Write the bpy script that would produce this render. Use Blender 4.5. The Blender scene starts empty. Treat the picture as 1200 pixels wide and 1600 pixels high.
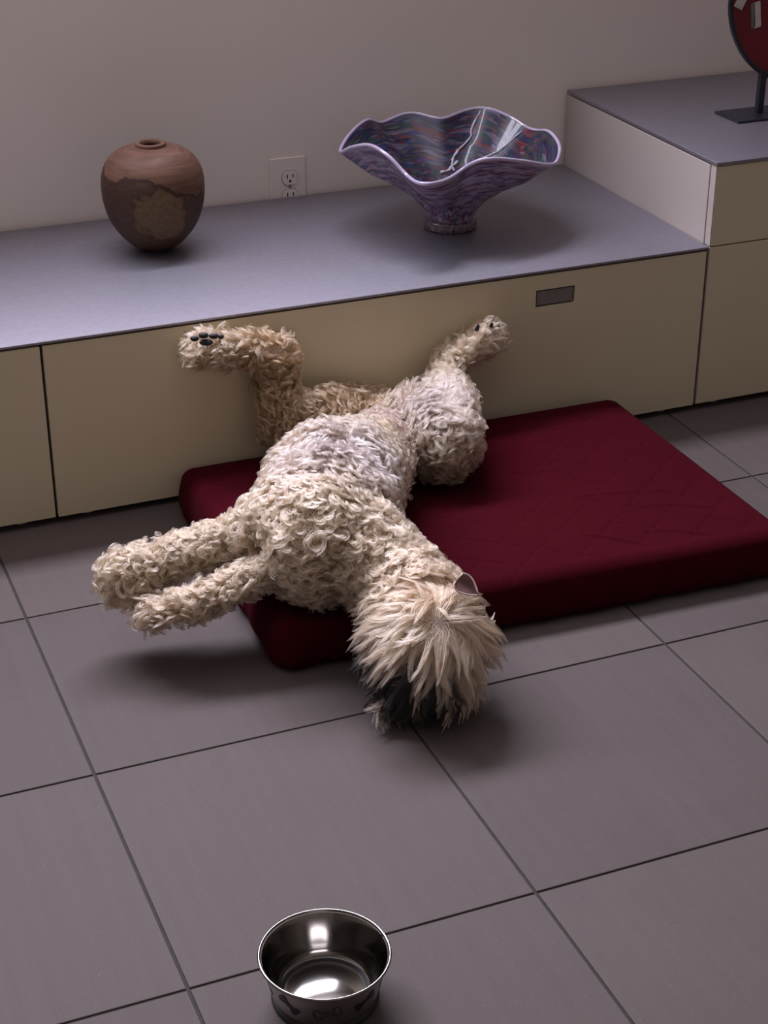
import bpy, bmesh, math, random
import numpy as np
from mathutils import Vector, Matrix

random.seed(7)
rng = np.random.default_rng(11)
SC = bpy.context.scene
COL = SC.collection
T = 0.457                                   # floor tile module in metres

# ------------------------------------------------------------------ camera
CAM = np.array([-0.3732, -1.9735, 1.4365])
F_PX, PITCH, YAW, ROLL = 2699.0, -0.4796, 0.3890, 0.0010
_cp, _sp, _cy, _sy = math.cos(PITCH), math.sin(PITCH), math.cos(YAW), math.sin(YAW)
FWD = np.array([_sy * _cp, _cy * _cp, _sp])
RGT = np.array([_cy, -_sy, 0.0])
UPV = np.cross(RGT, FWD)
RGT, UPV = (math.cos(ROLL) * RGT + math.sin(ROLL) * UPV,
            -math.sin(ROLL) * RGT + math.cos(ROLL) * UPV)
cd = bpy.data.cameras.new('camera')
cd.sensor_fit = 'VERTICAL'
cd.sensor_height = 32.0
cd.lens = F_PX / 1600.0 * 32.0
cd.clip_start = 0.05
cam = bpy.data.objects.new('camera', cd)
COL.objects.link(cam)
m3 = Matrix((RGT, UPV, -FWD)).transposed()
cam.matrix_world = Matrix.Translation(Vector(CAM)) @ m3.to_4x4()
SC.camera = cam

# ------------------------------------------------------------------ world, light, exposure
w = bpy.data.worlds.new('daylight')
SC.world = w
w.use_nodes = True
w.node_tree.nodes['Background'].inputs[0].default_value = (0.62, 0.72, 1.0, 1)
w.node_tree.nodes['Background'].inputs[1].default_value = 1.0


def area(name, loc, rot, sx, sy, power, col):
    l = bpy.data.lights.new(name, 'AREA')
    l.shape = 'RECTANGLE'
    l.size, l.size_y = sx, sy
    l.energy = power
    l.color = col
    o = bpy.data.objects.new(name, l)
    o.location = loc
    o.rotation_euler = rot
    COL.objects.link(o)
    return o


WIN = (-1.0, 1.2, 1.58, 2.42)             # x0, x1, z0, z1 of the window high in the back wall
area('window_daylight', ((WIN[0] + WIN[1]) / 2, 1.36, (WIN[2] + WIN[3]) / 2), (math.radians(-90), 0, 0),
     WIN[1] - WIN[0] - .06, WIN[3] - WIN[2] - .06, 230.0, (0.85, 0.83, 1.0))
SC.view_settings.view_transform = 'Standard'
SC.view_settings.look = 'None'
SC.view_settings.gamma = 1.0
SC.view_settings.use_curve_mapping = False
SC.view_settings.exposure = -0.16

# ------------------------------------------------------------------ key planes (metres)
Y_WALL, Y_FRONT = 1.3752, 0.7581
Z0, Z_FRONT_TOP, Z_TOP = 0.0137, 0.3402, 0.3478
X_A, X_B, X_TALL = 0.1204, 1.4254, 1.4283
Z_TALL = 0.5133


def ray(px, py):
    return FWD + (px - 600) / F_PX * RGT - (py - 800) / F_PX * UPV


def at_z(px, py, z):
    d = ray(px, py)
    return CAM + d * (z - CAM[2]) / d[2]


def at_y(px, py, y):
    d = ray(px, py)
    return CAM + d * (y - CAM[1]) / d[1]


def scale_at(p):
    return F_PX / float((np.array(p) - CAM) @ FWD)


# ------------------------------------------------------------------ materials
def srgb(r, g, b):
    f = lambda c: (c / 255 / 12.92) if c / 255 <= .04045 else ((c / 255 + .055) / 1.055) ** 2.4
    return (f(r), f(g), f(b), 1)


class NT:
    def __init__(s, name, rough=.5, metal=0.0, col=(.5, .5, .5, 1), spec=.5, **kw):
        s.m = bpy.data.materials.new(name)
        s.m.use_nodes = True
        s.t = s.m.node_tree
        s.b = s.t.nodes['Principled BSDF']
        s.b.inputs['Base Color'].default_value = col
        s.b.inputs['Roughness'].default_value = rough
        s.b.inputs['Metallic'].default_value = metal
        s.b.inputs['Specular IOR Level'].default_value = spec
        for k, v in kw.items():
            s.b.inputs[k.replace('_', ' ')].default_value = v

    def n(s, kind, **kw):
        x = s.t.nodes.new(kind)
        for k, v in kw.items():
            if hasattr(x, k):
                setattr(x, k, v)
            else:
                x.inputs[k.replace('_', ' ')].default_value = v
        return x

    def l(s, a, b):
        s.t.links.new(a, b)

    def coord(s, which='Object', scale=(1, 1, 1), rot=(0, 0, 0)):
        c = s.n('ShaderNodeTexCoord')
        mp = s.n('ShaderNodeMapping')
        mp.inputs['Scale'].default_value = scale
        mp.inputs['Rotation'].default_value = rot
        s.l(c.outputs[which], mp.inputs['Vector'])
        return mp.outputs['Vector']

    def noise(s, vec, scale, detail=3, rough=.5, dist=0):
        x = s.n('ShaderNodeTexNoise')
        x.inputs['Scale'].default_value = scale
        x.inputs['Detail'].default_value = detail
        x.inputs['Roughness'].default_value = rough
        x.inputs['Distortion'].default_value = dist
        if vec is not None:
            s.l(vec, x.inputs['Vector'])
        return x.outputs['Fac']

    def ramp(s, fac, stops, mode='LINEAR'):
        r = s.n('ShaderNodeValToRGB')
        r.color_ramp.interpolation = mode
        e = r.color_ramp.elements
        while len(e) < len(stops):
            e.new(.5)
        for k, (p, c) in zip(e, stops):
            k.position = p
            k.color = c if len(c) == 4 else (*c, 1)
        s.l(fac, r.inputs['Fac'])
        return r.outputs['Color']

    def mix(s, fac, a, b, mode='MIX'):
        x = s.n('ShaderNodeMix')
        x.data_type = 'RGBA'
        x.blend_type = mode
        for v, i in ((fac, 0), (a, 6), (b, 7)):
            if isinstance(v, (int, float)):
                x.inputs[i].default_value = v
            elif isinstance(v, tuple):
                x.inputs[i].default_value = v
            else:
                s.l(v, x.inputs[i])
        return x.outputs[2]

    def base(s, sock):
        s.l(sock, s.b.inputs['Base Color'])

    def bump(s, h, strength=.2, dist=.001):
        x = s.n('ShaderNodeBump')
        x.inputs['Strength'].default_value = strength
        x.inputs['Distance'].default_value = dist
        s.l(h, x.inputs['Height'])
        s.l(x.outputs['Normal'], s.b.inputs['Normal'])


def mat_wall():
    k = NT('wall_paint', .75)
    v = k.coord()
    k.base(k.ramp(k.noise(v, 3, 3), [(.3, (.72, .655, .60)), (.7, (.755, .69, .635))]))
    k.bump(k.noise(v, 260, 2), .25, .0008)
    return k.m


def mat_far_wall():
    k = NT('far_wall_paint', .8)
    k.base(k.ramp(k.noise(k.coord(), 3, 3), [(.3, (.235, .205, .170)), (.7, (.255, .223, .185))]))
    return k.m


def mat_tile():
    k = NT('porcelain_tile', .7, spec=.14)
    v = k.coord()
    oi = k.n('ShaderNodeObjectInfo')
    cl = k.noise(v, 5, 4, .55)
    st = k.noise(k.coord(scale=(40, 1.2, 1)), 1.5, 3)
    c = k.ramp(cl, [(.3, (.090, .074, .069)), (.7, (.102, .085, .079))])
    c = k.mix(.16, c, k.ramp(st, [(.35, (.08, .066, .062)), (.75, (.122, .102, .096))]))
    sp = k.noise(v, 420, 1)
    c = k.mix(k.ramp(sp, [(.70, (0, 0, 0)), (.76, (.5, .5, .5))]), c, (.25, .22, .22, 1))
    tone = k.ramp(oi.outputs['Random'], [(0, (.94, .94, .95)), (1, (1.05, 1.04, 1.04))])
    k.base(k.mix(1.0, c, tone, 'MULTIPLY'))
    k.bump(k.noise(v, 350, 2), .12, .0006)
    r = k.ramp(cl, [(.2, (.64, .64, .64)), (.8, (.74, .74, .74))])
    k.l(r, k.b.inputs['Roughness'])
    return k.m


def mat_noise(name, a, b, scale, rough=.5, metal=0, bump=None, spec=.5, **kw):
    k = NT(name, rough, metal, spec=spec, **kw)
    v = k.coord()
    k.base(k.ramp(k.noise(v, scale, 4), [(.3, a), (.7, b)]))
    if bump:
        k.bump(k.noise(v, bump[0], 2), bump[1], bump[2])
    return k.m


def mat_fabric():
    k = NT('red_velour', .95, spec=.03)
    v = k.coord()
    fz = k.noise(v, 420, 3, .75)
    big = k.noise(v, 7, 4, .6)
    c = k.ramp(big, [(.3, (.032, .0018, .0045)), (.7, (.043, .0026, .006))])
    c = k.mix(k.ramp(fz, [(.40, (0, 0, 0)), (.66, (1, 1, 1))]), c, (.062, .003, .008, 1))
    k.base(c)
    k.b.inputs['Sheen Weight'].default_value = .02
    k.b.inputs['Sheen Roughness'].default_value = .5
    k.b.inputs['Sheen Tint'].default_value = (.75, .3, .38, 1)
    k.bump(k.noise(v, 420, 3, .75), .8, .002)
    return k.m


def mat_vase():
    k = NT('turned_wood', .6, spec=.2)
    v = k.coord()
    sep = k.n('ShaderNodeSeparateXYZ')
    k.l(v, sep.inputs[0])
    # upper sapwood colour with fine turned rings and streaks
    grain = k.noise(k.coord(scale=(3, 3, 26)), 5, 5, .6, .6)
    up = k.ramp(grain, [(.25, (.075, .036, .022)), (.5, (.125, .064, .042)), (.75, (.175, .094, .064))])
    streak = k.noise(k.coord(scale=(5, 5, 45), rot=(.5, .2, 0)), 9, 4, .7)
    lo = k.ramp(streak, [(.2, (.022, .010, .010)), (.5, (.050, .024, .020)), (.8, (.095, .052, .036))])
    pale = k.ramp(k.noise(k.coord(scale=(30, 30, 30)), 4, 5, .7), [(.3, (0.105, 0.065, 0.037)), (.7, (0.180, 0.118, 0.065))])
    # spalted border height wanders around the vessel
    wob = k.noise(v, 9, 3, .55)
    ad = k.n('ShaderNodeMath', operation='MULTIPLY_ADD')
    k.l(wob, ad.inputs[0])
    ad.inputs[1].default_value = .13
    dt = k.n('ShaderNodeVectorMath', operation='DOT_PRODUCT')
    k.l(v, dt.inputs[0])
    dt.inputs[1].default_value = (float(RGT[0]) * .30, float(RGT[1]) * .30, 1.0)
    k.l(dt.outputs['Value'], ad.inputs[2])
    fac = k.n('ShaderNodeMapRange')
    fac.inputs['From Min'].default_value = .10
    fac.inputs['From Max'].default_value = .30
    k.l(ad.outputs[0], fac.inputs['Value'])
    m = k.ramp(fac.outputs[0], [(.535, (1, 1, 1)), (.55, (0, 0, 0))])
    pd = k.n('ShaderNodeVectorMath', operation='DISTANCE')
    wv = k.n('ShaderNodeTexNoise')
    wv.inputs['Scale'].default_value = 26
    wv.inputs['Detail'].default_value = 5
    k.l(v, wv.inputs['Vector'])
    k.l(k.mix(.055, v, wv.outputs['Color']), pd.inputs[0])
    pd.inputs[1].default_value = tuple(float(q) for q in (-FWD * np.array([.075, .075, 0]) + np.array([0, 0, .092]) + RGT * .020) * .945 + .0275)
    patch = k.ramp(pd.outputs['Value'], [(.044, (1, 1, 1)), (.053, (.30, .30, .30)), (.080, (.12, .12, .12))])
    low = k.mix(patch, lo, pale)
    c = k.mix(m, up, low)
    line = k.ramp(fac.outputs[0], [(.50, (0, 0, 0)), (.535, (1, 1, 1)), (.555, (0, 0, 0))])
    c = k.mix(line, c, (.045, .022, .018, 1))
    pl = k.ramp(pd.outputs['Value'], [(.046, (0, 0, 0)), (.050, (.75, .75, .75)), (.055, (0, 0, 0))])
    pm = k.mix(1.0, pl, m, 'MULTIPLY')
    k.base(k.mix(pm, c, (.04, .02, .016, 1)))
    return k.m


def mat_artglass(name, dark):
    k = NT(name, .38, spec=.3)
    k.b.inputs['Coat Weight'].default_value = .2
    k.b.inputs['Coat Roughness'].default_value = .05
    v = k.coord()
    nz = k.n('ShaderNodeTexNoise')
    nz.inputs['Scale'].default_value = 16
    k.l(v, nz.inputs['Vector'])
    va = k.mix(.06, v, nz.outputs['Color'])
    # chips stretched along the pulled direction (the polar coordinates are stored on the mesh)
    uv = k.n('ShaderNodeUVMap', uv_map='swirl')
    mp = k.n('ShaderNodeMapping')
    mp.inputs['Scale'].default_value = (1, 1, 1)
    k.l(uv.outputs[0], mp.inputs[0])
    w_ = k.n('ShaderNodeTexNoise')
    w_.inputs['Scale'].default_value = 1.3
    w_.inputs['Detail'].default_value = 3
    k.l(mp.outputs[0], w_.inputs['Vector'])
    vv = k.mix(.25, mp.outputs[0], w_.outputs['Color'])
    vor = k.n('ShaderNodeTexVoronoi')
    vor.inputs['Scale'].default_value = 1.0
    k.l(vv, vor.inputs['Vector'])
    sp = k.n('ShaderNodeSeparateColor')
    k.l(vor.outputs['Color'], sp.inputs[0])
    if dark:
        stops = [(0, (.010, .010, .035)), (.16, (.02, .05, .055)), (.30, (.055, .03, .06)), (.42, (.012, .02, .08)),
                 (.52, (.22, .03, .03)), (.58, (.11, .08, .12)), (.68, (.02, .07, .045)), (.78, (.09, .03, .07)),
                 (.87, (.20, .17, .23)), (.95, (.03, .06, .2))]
    else:
        stops = [(0, (.12, .06, .14)), (.16, (.33, .28, .38)), (.34, (.10, .035, .09)), (.44, (.05, .06, .20)),
                 (.53, (.42, .38, .46)), (.68, (.17, .10, .2)), (.78, (.25, .06, .09)), (.85, (.05, .10, .12)),
                 (.90, (.48, .43, .5))]
    c = k.ramp(sp.outputs[0], stops, 'CONSTANT')
    v2 = k.n('ShaderNodeTexVoronoi')
    v2.inputs['Scale'].default_value = 2.6
    k.l(vv, v2.inputs['Vector'])
    s2 = k.n('ShaderNodeSeparateColor')
    k.l(v2.outputs['Color'], s2.inputs[0])
    c2 = k.ramp(s2.outputs[0], stops, 'CONSTANT')
    c = k.mix(.5, c, c2)
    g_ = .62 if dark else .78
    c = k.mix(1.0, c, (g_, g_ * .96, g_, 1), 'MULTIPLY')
    k.base(c)
    return k.m


def mat_fur():
    k = NT('dog_coat', .62, spec=.25)
    a = k.n('ShaderNodeAttribute', attribute_name='coat')
    h = k.n('ShaderNodeBsdfHairPrincipled')
    h.model = 'CHIANG'
    h.parametrization = 'COLOR'
    h.inputs['Roughness'].default_value = .55
    h.inputs['Radial Roughness'].default_value = .8
    h.inputs['Coat'].default_value = 0.0
    h.inputs['Random Roughness'].default_value = .2
    k.l(a.outputs['Color'], h.inputs['Color'])
    o = [n for n in k.t.nodes if n.type == 'OUTPUT_MATERIAL'][0]
    k.l(h.outputs[0], o.inputs['Surface'])
    return k.m


M = dict(
    wall=mat_wall(), farwall=mat_far_wall(), tile=mat_tile(),
    ceiling=mat_noise('ceiling_paint', (.42, .385, .345), (.45, .41, .37), 4, .8),
    grout=mat_noise('grout', (.022, .018, .017), (.032, .027, .025), 60, .9),
    front=mat_noise('olive_ivory_lacquer', (.60, .53, .365), (.63, .56, .385), 3, .45, bump=(300, .1, .0004)),
    carcass=mat_noise('pale_lacquer', (.36, .318, .285), (.385, .34, .305), 3, .5, bump=(300, .1, .0004)),
    top=mat_noise('satin_aluminium_laminate', (.315, .298, .338), (.345, .328, .372), 90, .52, .97, bump=(500, .12, .0003)),
    topedge=mat_noise('slab_edge', (.17, .15, .14), (.20, .18, .17), 40, .5),
    dark=mat_noise('shadow_gap_black', (.012, .010, .009), (.02, .017, .015), 20, .8),
    pull=mat_noise('brushed_steel_pull', (.20, .18, .175), (.24, .215, .21), 60, .5, .4),
    plastic=mat_noise('painted_plastic', (.70, .635, .58), (.735, .67, .615), 5, .5),
    slot=mat_noise('slot_black', (.01, .009, .008), (.016, .014, .013), 20, .7),
    fabric=mat_fabric(), vase=mat_vase(),
    hole=mat_noise('vase_inside', (.05, .028, .02), (.07, .04, .028), 30, .7),
    glass_in=mat_artglass('art_glass_inside', True), glass_out=mat_artglass('art_glass_outside', False), glass_foot=mat_noise('speckled_glass_foot', (.035, .018, .03), (.20, .155, .18), 150, .25),
    lip=mat_noise('lilac_glass', (.34, .28, .40), (.44, .38, .49), 40, .12, spec=.6),
    pale_streak=mat_noise('streak_white', (.33, .31, .38), (.50, .47, .55), 30, .2),
    iron=mat_noise('black_iron', (.006, .006, .012), (.012, .012, .022), 40, .45),
    redglass=mat_noise('red_fused_glass', (.105, .003, .010), (.135, .005, .014), 12, .25),
    chipw=mat_noise('white_glass_chip', (.40, .37, .35), (.52, .48, .45), 30, .3),
    chipg=mat_noise('grey_green_chip', (.10, .10, .085), (.16, .155, .13), 30, .3),
    steel=mat_noise('stainless_steel', (.22, .208, .19), (.26, .245, .225), 8, .13, 1.0, bump=(60, .03, .0004)),
    steelout=mat_noise('satin_stainless_steel', (.46, .43, .40), (.52, .49, .455), 8, .34, 1.0),
    rubber=mat_noise('black_rubber', (.012, .012, .012), (.02, .02, .02), 50, .7),
    boneink=mat_noise('black_bone_print', (.01, .01, .01), (.016, .016, .016), 40, .4),
    skin=mat_noise('dog_skin', (.36, .29, .235), (.44, .36, .30), 30, .8),
    pink=mat_noise('pink_ear_skin', (.19, .10, .095), (.27, .155, .145), 60, .6),
    earedge=mat_noise('pale_ear_edge', (.30, .225, .18), (.40, .31, .255), 90, .7),
    pad=mat_noise('black_pad', (.008, .008, .010), (.02, .02, .024), 200, .55, bump=(900, .5, .0006)),
    nose=mat_noise('black_nose', (.008, .007, .007), (.014, .012, .012), 300, .35, bump=(900, .5, .0006)),
    fur=mat_fur(),
)


# ------------------------------------------------------------------ object helpers
def link(name, me, mat=None, parent=None):
    o = bpy.data.objects.new(name, me)
    COL.objects.link(o)
    if mat is not None:
        for q in (mat if isinstance(mat, (list, tuple)) else [mat]):
            me.materials.append(q)
    if parent is not None:
        o.parent = parent
        o.matrix_parent_inverse = Matrix.Translation(-parent.location) if parent.type == 'EMPTY' else Matrix()
    return o


def obj(name, bm, mat, parent=None, smooth=False, kind=None):
    me = bpy.data.meshes.new(name)
    bmesh.ops.recalc_face_normals(bm, faces=bm.faces)
    bm.to_mesh(me)
    bm.free()
    if smooth:
        for p in me.polygons:
            p.use_smooth = True
    o = link(name, me, mat, parent)
    if kind:
        o['kind'] = kind
    return o


def thing(name, label, cat, loc=(0, 0, 0), group=None):
    o = bpy.data.objects.new(name, None)
    o.empty_display_size = .05
    o.location = loc
    COL.objects.link(o)
    o['label'] = label
    o['category'] = cat
    if group:
        o['group'] = group
    return o


def struct(o):
    o['kind'] = 'structure'
    return o


def box(x0, x1, y0, y1, z0, z1, bev=0.0, seg=2, bm=None):
    own = bm is None
    b = bmesh.new()
    bmesh.ops.create_cube(b, size=1)
    for v in b.verts:
        v.co = Vector((x0 + (v.co.x + .5) * (x1 - x0), y0 + (v.co.y + .5) * (y1 - y0), z0 + (v.co.z + .5) * (z1 - z0)))
    if bev > 0:
        bmesh.ops.bevel(b, geom=b.edges[:], offset=bev, segments=seg, affect='EDGES', profile=.5)
    if own:
        return b
    me = bpy.data.meshes.new('tmp')
    b.to_mesh(me)
    b.free()
    bm.from_mesh(me)
    bpy.data.meshes.remove(me)
    return bm


def lathe(profile, n=64, center=(0, 0, 0)):
    bm = bmesh.new()
    rows = []
    for r, z in profile:
        if r < 1e-6:
            rows.append([bm.verts.new((center[0], center[1], center[2] + z))])
        else:
            rows.append([bm.verts.new((center[0] + r * math.cos(2 * math.pi * i / n),
                                       center[1] + r * math.sin(2 * math.pi * i / n), center[2] + z)) for i in range(n)])
    for a, b in zip(rows, rows[1:]):
        for i in range(n):
            j = (i + 1) % n
            if len(a) == 1 and len(b) == 1:
                continue
            if len(a) == 1:
                bm.faces.new((a[0], b[i], b[j]))
            elif len(b) == 1:
                bm.faces.new((a[i], a[j], b[0]))
            else:
                bm.faces.new((a[i], a[j], b[j], b[i]))
    return bm


def tube(pts, rad, n=8, closed=False, bm=None):
    bm = bm or bmesh.new()
    pts = [Vector(p) for p in pts]
    N = len(pts)
    rads = rad if hasattr(rad, '__len__') else [rad] * N
    rings = []
    ref = Vector((0, 0, 1))
    for i, p in enumerate(pts):
        a = pts[(i - 1) % N] if (closed or i > 0) else p
        b = pts[(i + 1) % N] if (closed or i < N - 1) else p
        d = (b - a).normalized()
        u = d.cross(ref)
        if u.length < 1e-3:
            u = d.cross(Vector((0, 1, 0)))
        u.normalize()
        v = d.cross(u)
        rings.append([bm.verts.new(p + rads[i] * (math.cos(2 * math.pi * k / n) * u + math.sin(2 * math.pi * k / n) * v)) for k in range(n)])
    for i in range(N if closed else N - 1):
        a, b = rings[i], rings[(i + 1) % N]
        for k in range(n):
            bm.faces.new((a[k], a[(k + 1) % n], b[(k + 1) % n], b[k]))
    if not closed:
        bm.faces.new(rings[0][::-1])
        bm.faces.new(rings[-1])
    return bm


def slab_xz(outline, y0, y1, bm=None):
    """closed outline of (x, z) points pushed from y0 to y1"""
    bm = bm or bmesh.new()
    a = [bm.verts.new((x, y0, z)) for x, z in outline]
    b = [bm.verts.new((x, y1, z)) for x, z in outline]
    n = len(a)
    bm.faces.new(a)
    bm.faces.new(b[::-1])
    for i in range(n):
        bm.faces.new((a[i], b[i], b[(i + 1) % n], a[(i + 1) % n]))
    return bm


# ------------------------------------------------------------------ room shell
RX0, RX1, RY0, RZ1 = -1.83, 3.2, -3.2, 2.85
struct(obj('floor', box(RX0, RX1, RY0, Y_WALL + .1, -.08, -.0022), M['grout']))
floor = bpy.data.objects['floor']
TM = bpy.data.meshes.new('tile')
_b = box(-T / 2 + .0020, T / 2 - .0020, -T / 2 + .0020, T / 2 - .0020, -.0082, 0, .0012, 2)
_b.to_mesh(TM)
_b.free()
TM.materials.append(M['tile'])
for i in range(-4, 7):
    for j in range(-7, 3):
        cx, cyy = (i + .5) * T, (j + .5) * T
        if cx - T / 2 < RX0 - .01 or cx + T / 2 > RX1 + .01:
            continue
        o = bpy.data.objects.new('tile', TM)
        o.location = (cx, cyy, random.uniform(-.0003, 0.0))
        o.rotation_euler = (random.uniform(-.0006, .0006), random.uniform(-.0006, .0006), 0)
        COL.objects.link(o)
        o.parent = floor
bm = bmesh.new()
box(RX0, WIN[0], Y_WALL, Y_WALL + .12, -.08, RZ1, bm=bm)
box(WIN[1], RX1, Y_WALL, Y_WALL + .12, -.08, RZ1, bm=bm)
box(WIN[0], WIN[1], Y_WALL, Y_WALL + .12, -.08, WIN[2], bm=bm)
box(WIN[0], WIN[1], Y_WALL, Y_WALL + .12, WIN[3], RZ1, bm=bm)
struct(obj('wall_back', bm, M['wall']))
struct(obj('wall_left', box(RX0 - .1, RX0, RY0, Y_WALL, -.08, RZ1), M['farwall']))
struct(obj('wall_right', box(RX1, RX1 + .1, RY0, Y_WALL, -.08, RZ1), M['farwall']))
struct(obj('wall_front', box(RX0 - .1, RX1 + .1, RY0 - .1, RY0, -.08, RZ1), M['farwall']))
struct(obj('ceiling', box(RX0 - .1, RX1 + .1, RY0 - .1, Y_WALL + .12, RZ1, RZ1 + .1), M['ceiling']))
win = bpy.data.objects.new('window_1', None)
win.location = (0, Y_WALL, WIN[2])
COL.objects.link(win)
win['kind'] = 'structure'
bm = bmesh.new()
for a, b, c, d in ((WIN[0], WIN[0] + .05, WIN[2], WIN[3]), (WIN[1] - .05, WIN[1], WIN[2], WIN[3]),
                   (WIN[0] + .05, WIN[1] - .05, WIN[2], WIN[2] + .05), (WIN[0] + .05, WIN[1] - .05, WIN[3] - .05, WIN[3])):
    box(a, b, Y_WALL + .03, Y_WALL + .08, c, d, .004, 1, bm)
obj('window_frame', bm, M['carcass'], win)
gl = NT('window_pane_glass', .02)
gl.b.inputs['Transmission Weight'].default_value = 1
obj('pane', box(WIN[0] + .05, WIN[1] - .05, Y_WALL + .05, Y_WALL + .056, WIN[2] + .05, WIN[3] - .05), gl.m, win)

# ------------------------------------------------------------------ cabinets
YB = Y_WALL - .009                           # back of the furniture
GAP = .0024


def plate_with_hole(x0, x1, z0, z1, hx0, hx1, hz0, hz1, y0, y1):
    bm = bmesh.new()
    xs, zs = (x0, hx0, hx1, x1), (z0, hz0, hz1, z1)
    fr = [[bm.verts.new((x, y0, z)) for z in zs] for x in xs]
    bk = [[bm.verts.new((x, y1, z)) for z in zs] for x in xs]
    for i in range(3):
        for j in range(3):
            if i == 1 and j == 1:
                continue
            bm.faces.new((fr[i][j], fr[i + 1][j], fr[i + 1][j + 1], fr[i][j + 1]))
            bm.faces.new((bk[i][j], bk[i][j + 1], bk[i + 1][j + 1], bk[i + 1][j]))
    o = [(0, 0), (1, 0), (2, 0), (3, 0), (3, 1), (3, 2), (3, 3), (2, 3), (1, 3), (0, 3), (0, 2), (0, 1)]
    h = [(1, 1), (2, 1), (2, 2), (1, 2)]
    for ring in (o, h):
        for k in range(len(ring)):
            a, b = ring[k], ring[(k + 1) % len(ring)]
            bm.faces.new((fr[a[0]][a[1]], fr[b[0]][b[1]], bk[b[0]][b[1]], bk[a[0]][a[1]]))
    return bm


def foot(x, y, parent):
    obj('foot', lathe([(0, 0), (.013, 0), (.0145, .002), (.0145, .008), (.011, .010), (.011, Z0 + .012), (0, Z0 + .012)], 20, (x, y, 0)),
        M['plastic'], parent, True)


FT = .019                                    # thickness of a drawer front


def low_unit(x0, x1, label, pull):
    t = thing('low_drawer_cabinet', label, 'cabinet', ((x0 + x1) / 2, Y_FRONT, 0), 'handleless drawer cabinets along the wall')
    bm = bmesh.new()
    box(x0 + .001, x0 + .017, Y_FRONT + FT + .002, YB, Z0 + .004, Z_FRONT_TOP - .004, 0, bm=bm)
    box(x1 - .017, x1 - .001, Y_FRONT + FT + .002, YB, Z0 + .004, Z_FRONT_TOP - .004, 0, bm=bm)
    box(x0 + .017, x1 - .017, Y_FRONT + FT + .002, YB, Z0 + .004, Z0 + .02, 0, bm=bm)
    box(x0 + .017, x1 - .017, Y_FRONT + FT + .002, YB, Z_FRONT_TOP - .02, Z_FRONT_TOP - .004, 0, bm=bm)
    box(x0 + .017, x1 - .017, YB - .01, YB, Z0 + .02, Z_FRONT_TOP - .02, 0, bm=bm)
    obj('body', bm, M['dark'], t)
    zt = Z_FRONT_TOP - .0015
    if pull:
        h = (1.0550, 1.1375, .2742, .3085)
        f = obj('drawer', plate_with_hole(x0 + GAP, x1 - GAP, Z0, zt, *h, Y_FRONT, Y_FRONT + FT), M['front'], t)
        bm = bmesh.new()
        box(h[0], h[1], Y_FRONT + .009, Y_FRONT + .012, h[2], h[3], bm=bm)
        obj('recess', bm, M['dark'], f)
        obj('recessed_pull', box(h[0] + .003, h[1] - .003, Y_FRONT + .002, Y_FRONT + .009, h[2] + .003, h[3] - .003, .0015), M['pull'], f)
    else:
        obj('drawer', box(x0 + GAP, x1 - GAP, Y_FRONT, Y_FRONT + FT, Z0, zt, .0012, 2), M['front'], t)
    for fx in (x0 + .06, x1 - .06):
        for fy in (Y_FRONT + .035, YB - .06):
            foot(fx, fy, t)
    return t


low_unit(X_A, X_B, 'long low olive drawer cabinet with a small recessed grey pull, behind the dog bed', True)
low_unit(X_A - (X_B - X_A), X_A, 'low olive drawer cabinet without a pull, cut off by the left edge of the picture', False)
XL = X_A - (X_B - X_A)
tp = thing('countertop', 'long low grey satin slab carrying the wooden vase and glass bowl', 'countertop', (X_A, Y_FRONT, Z_FRONT_TOP))
obj('slab', box(XL, X_TALL - .0015, Y_FRONT - .002, YB, Z_FRONT_TOP + .0025, Z_TOP, .0007, 1), M['top'], tp)
obj('edge_strip', box(XL, X_TALL - .0015, Y_FRONT + .004, YB - .01, Z_FRONT_TOP - .0005, Z_FRONT_TOP + .0025), M['dark'], tp)

# tall stepped unit on the right
TX1 = X_TALL + (X_B - X_A) * .8
tall = thing('tall_drawer_cabinet', 'taller two-drawer cabinet with a pale side panel, under the red disc sculpture', 'cabinet',
             ((X_TALL + TX1) / 2, Y_FRONT, 0), 'handleless drawer cabinets along the wall')
ZS = Z_TALL - .0065
obj('side_panel', box(X_TALL, X_TALL + .016, Y_FRONT + FT + .0035, YB, Z0, ZS - .0035, .0008, 1), M['carcass'], tall)
bm = bmesh.new()
box(TX1 - .016, TX1, Y_FRONT + FT + .0035, YB, Z0, ZS - .001, bm=bm)
box(X_TALL + .016, TX1 - .016, Y_FRONT + FT + .0035, YB - .012, Z0 + .004, Z0 + .02, bm=bm)
box(X_TALL + .016, TX1 - .016, Y_FRONT + FT + .0035, YB - .012, ZS - .018, ZS - .001, bm=bm)
box(X_TALL + .016, TX1 - .016, Y_FRONT + FT + .0035, YB - .012, Z_TOP - .012, Z_TOP + .004, bm=bm)
box(X_TALL + .016, TX1 - .016, YB - .012, YB, Z0, ZS - .001, bm=bm)
obj('body', bm, M['dark'], tall)
for z0_, z1_ in ((Z0, Z_TOP - .003), (Z_TOP - .0005, ZS - .0015)):
    d = obj('drawer', box(X_TALL + .002, TX1, Y_FRONT, Y_FRONT + FT, z0_, z1_, .0012, 2), M['front'], tall)
    obj('edge_band', box(X_TALL + .0004, X_TALL + .002, Y_FRONT + .0006, Y_FRONT + FT, z0_ + .0006, z1_ - .0006), M['carcass'], d)
obj('top_slab', box(X_TALL - .001, TX1 + .001, Y_FRONT - .002, YB, ZS, Z_TALL, .0003, 1), M['top'], tall)
for fx in (X_TALL + .06, TX1 - .06):
    for fy in (Y_FRONT + .035, YB - .06):
        foot(fx, fy, tall)

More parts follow.
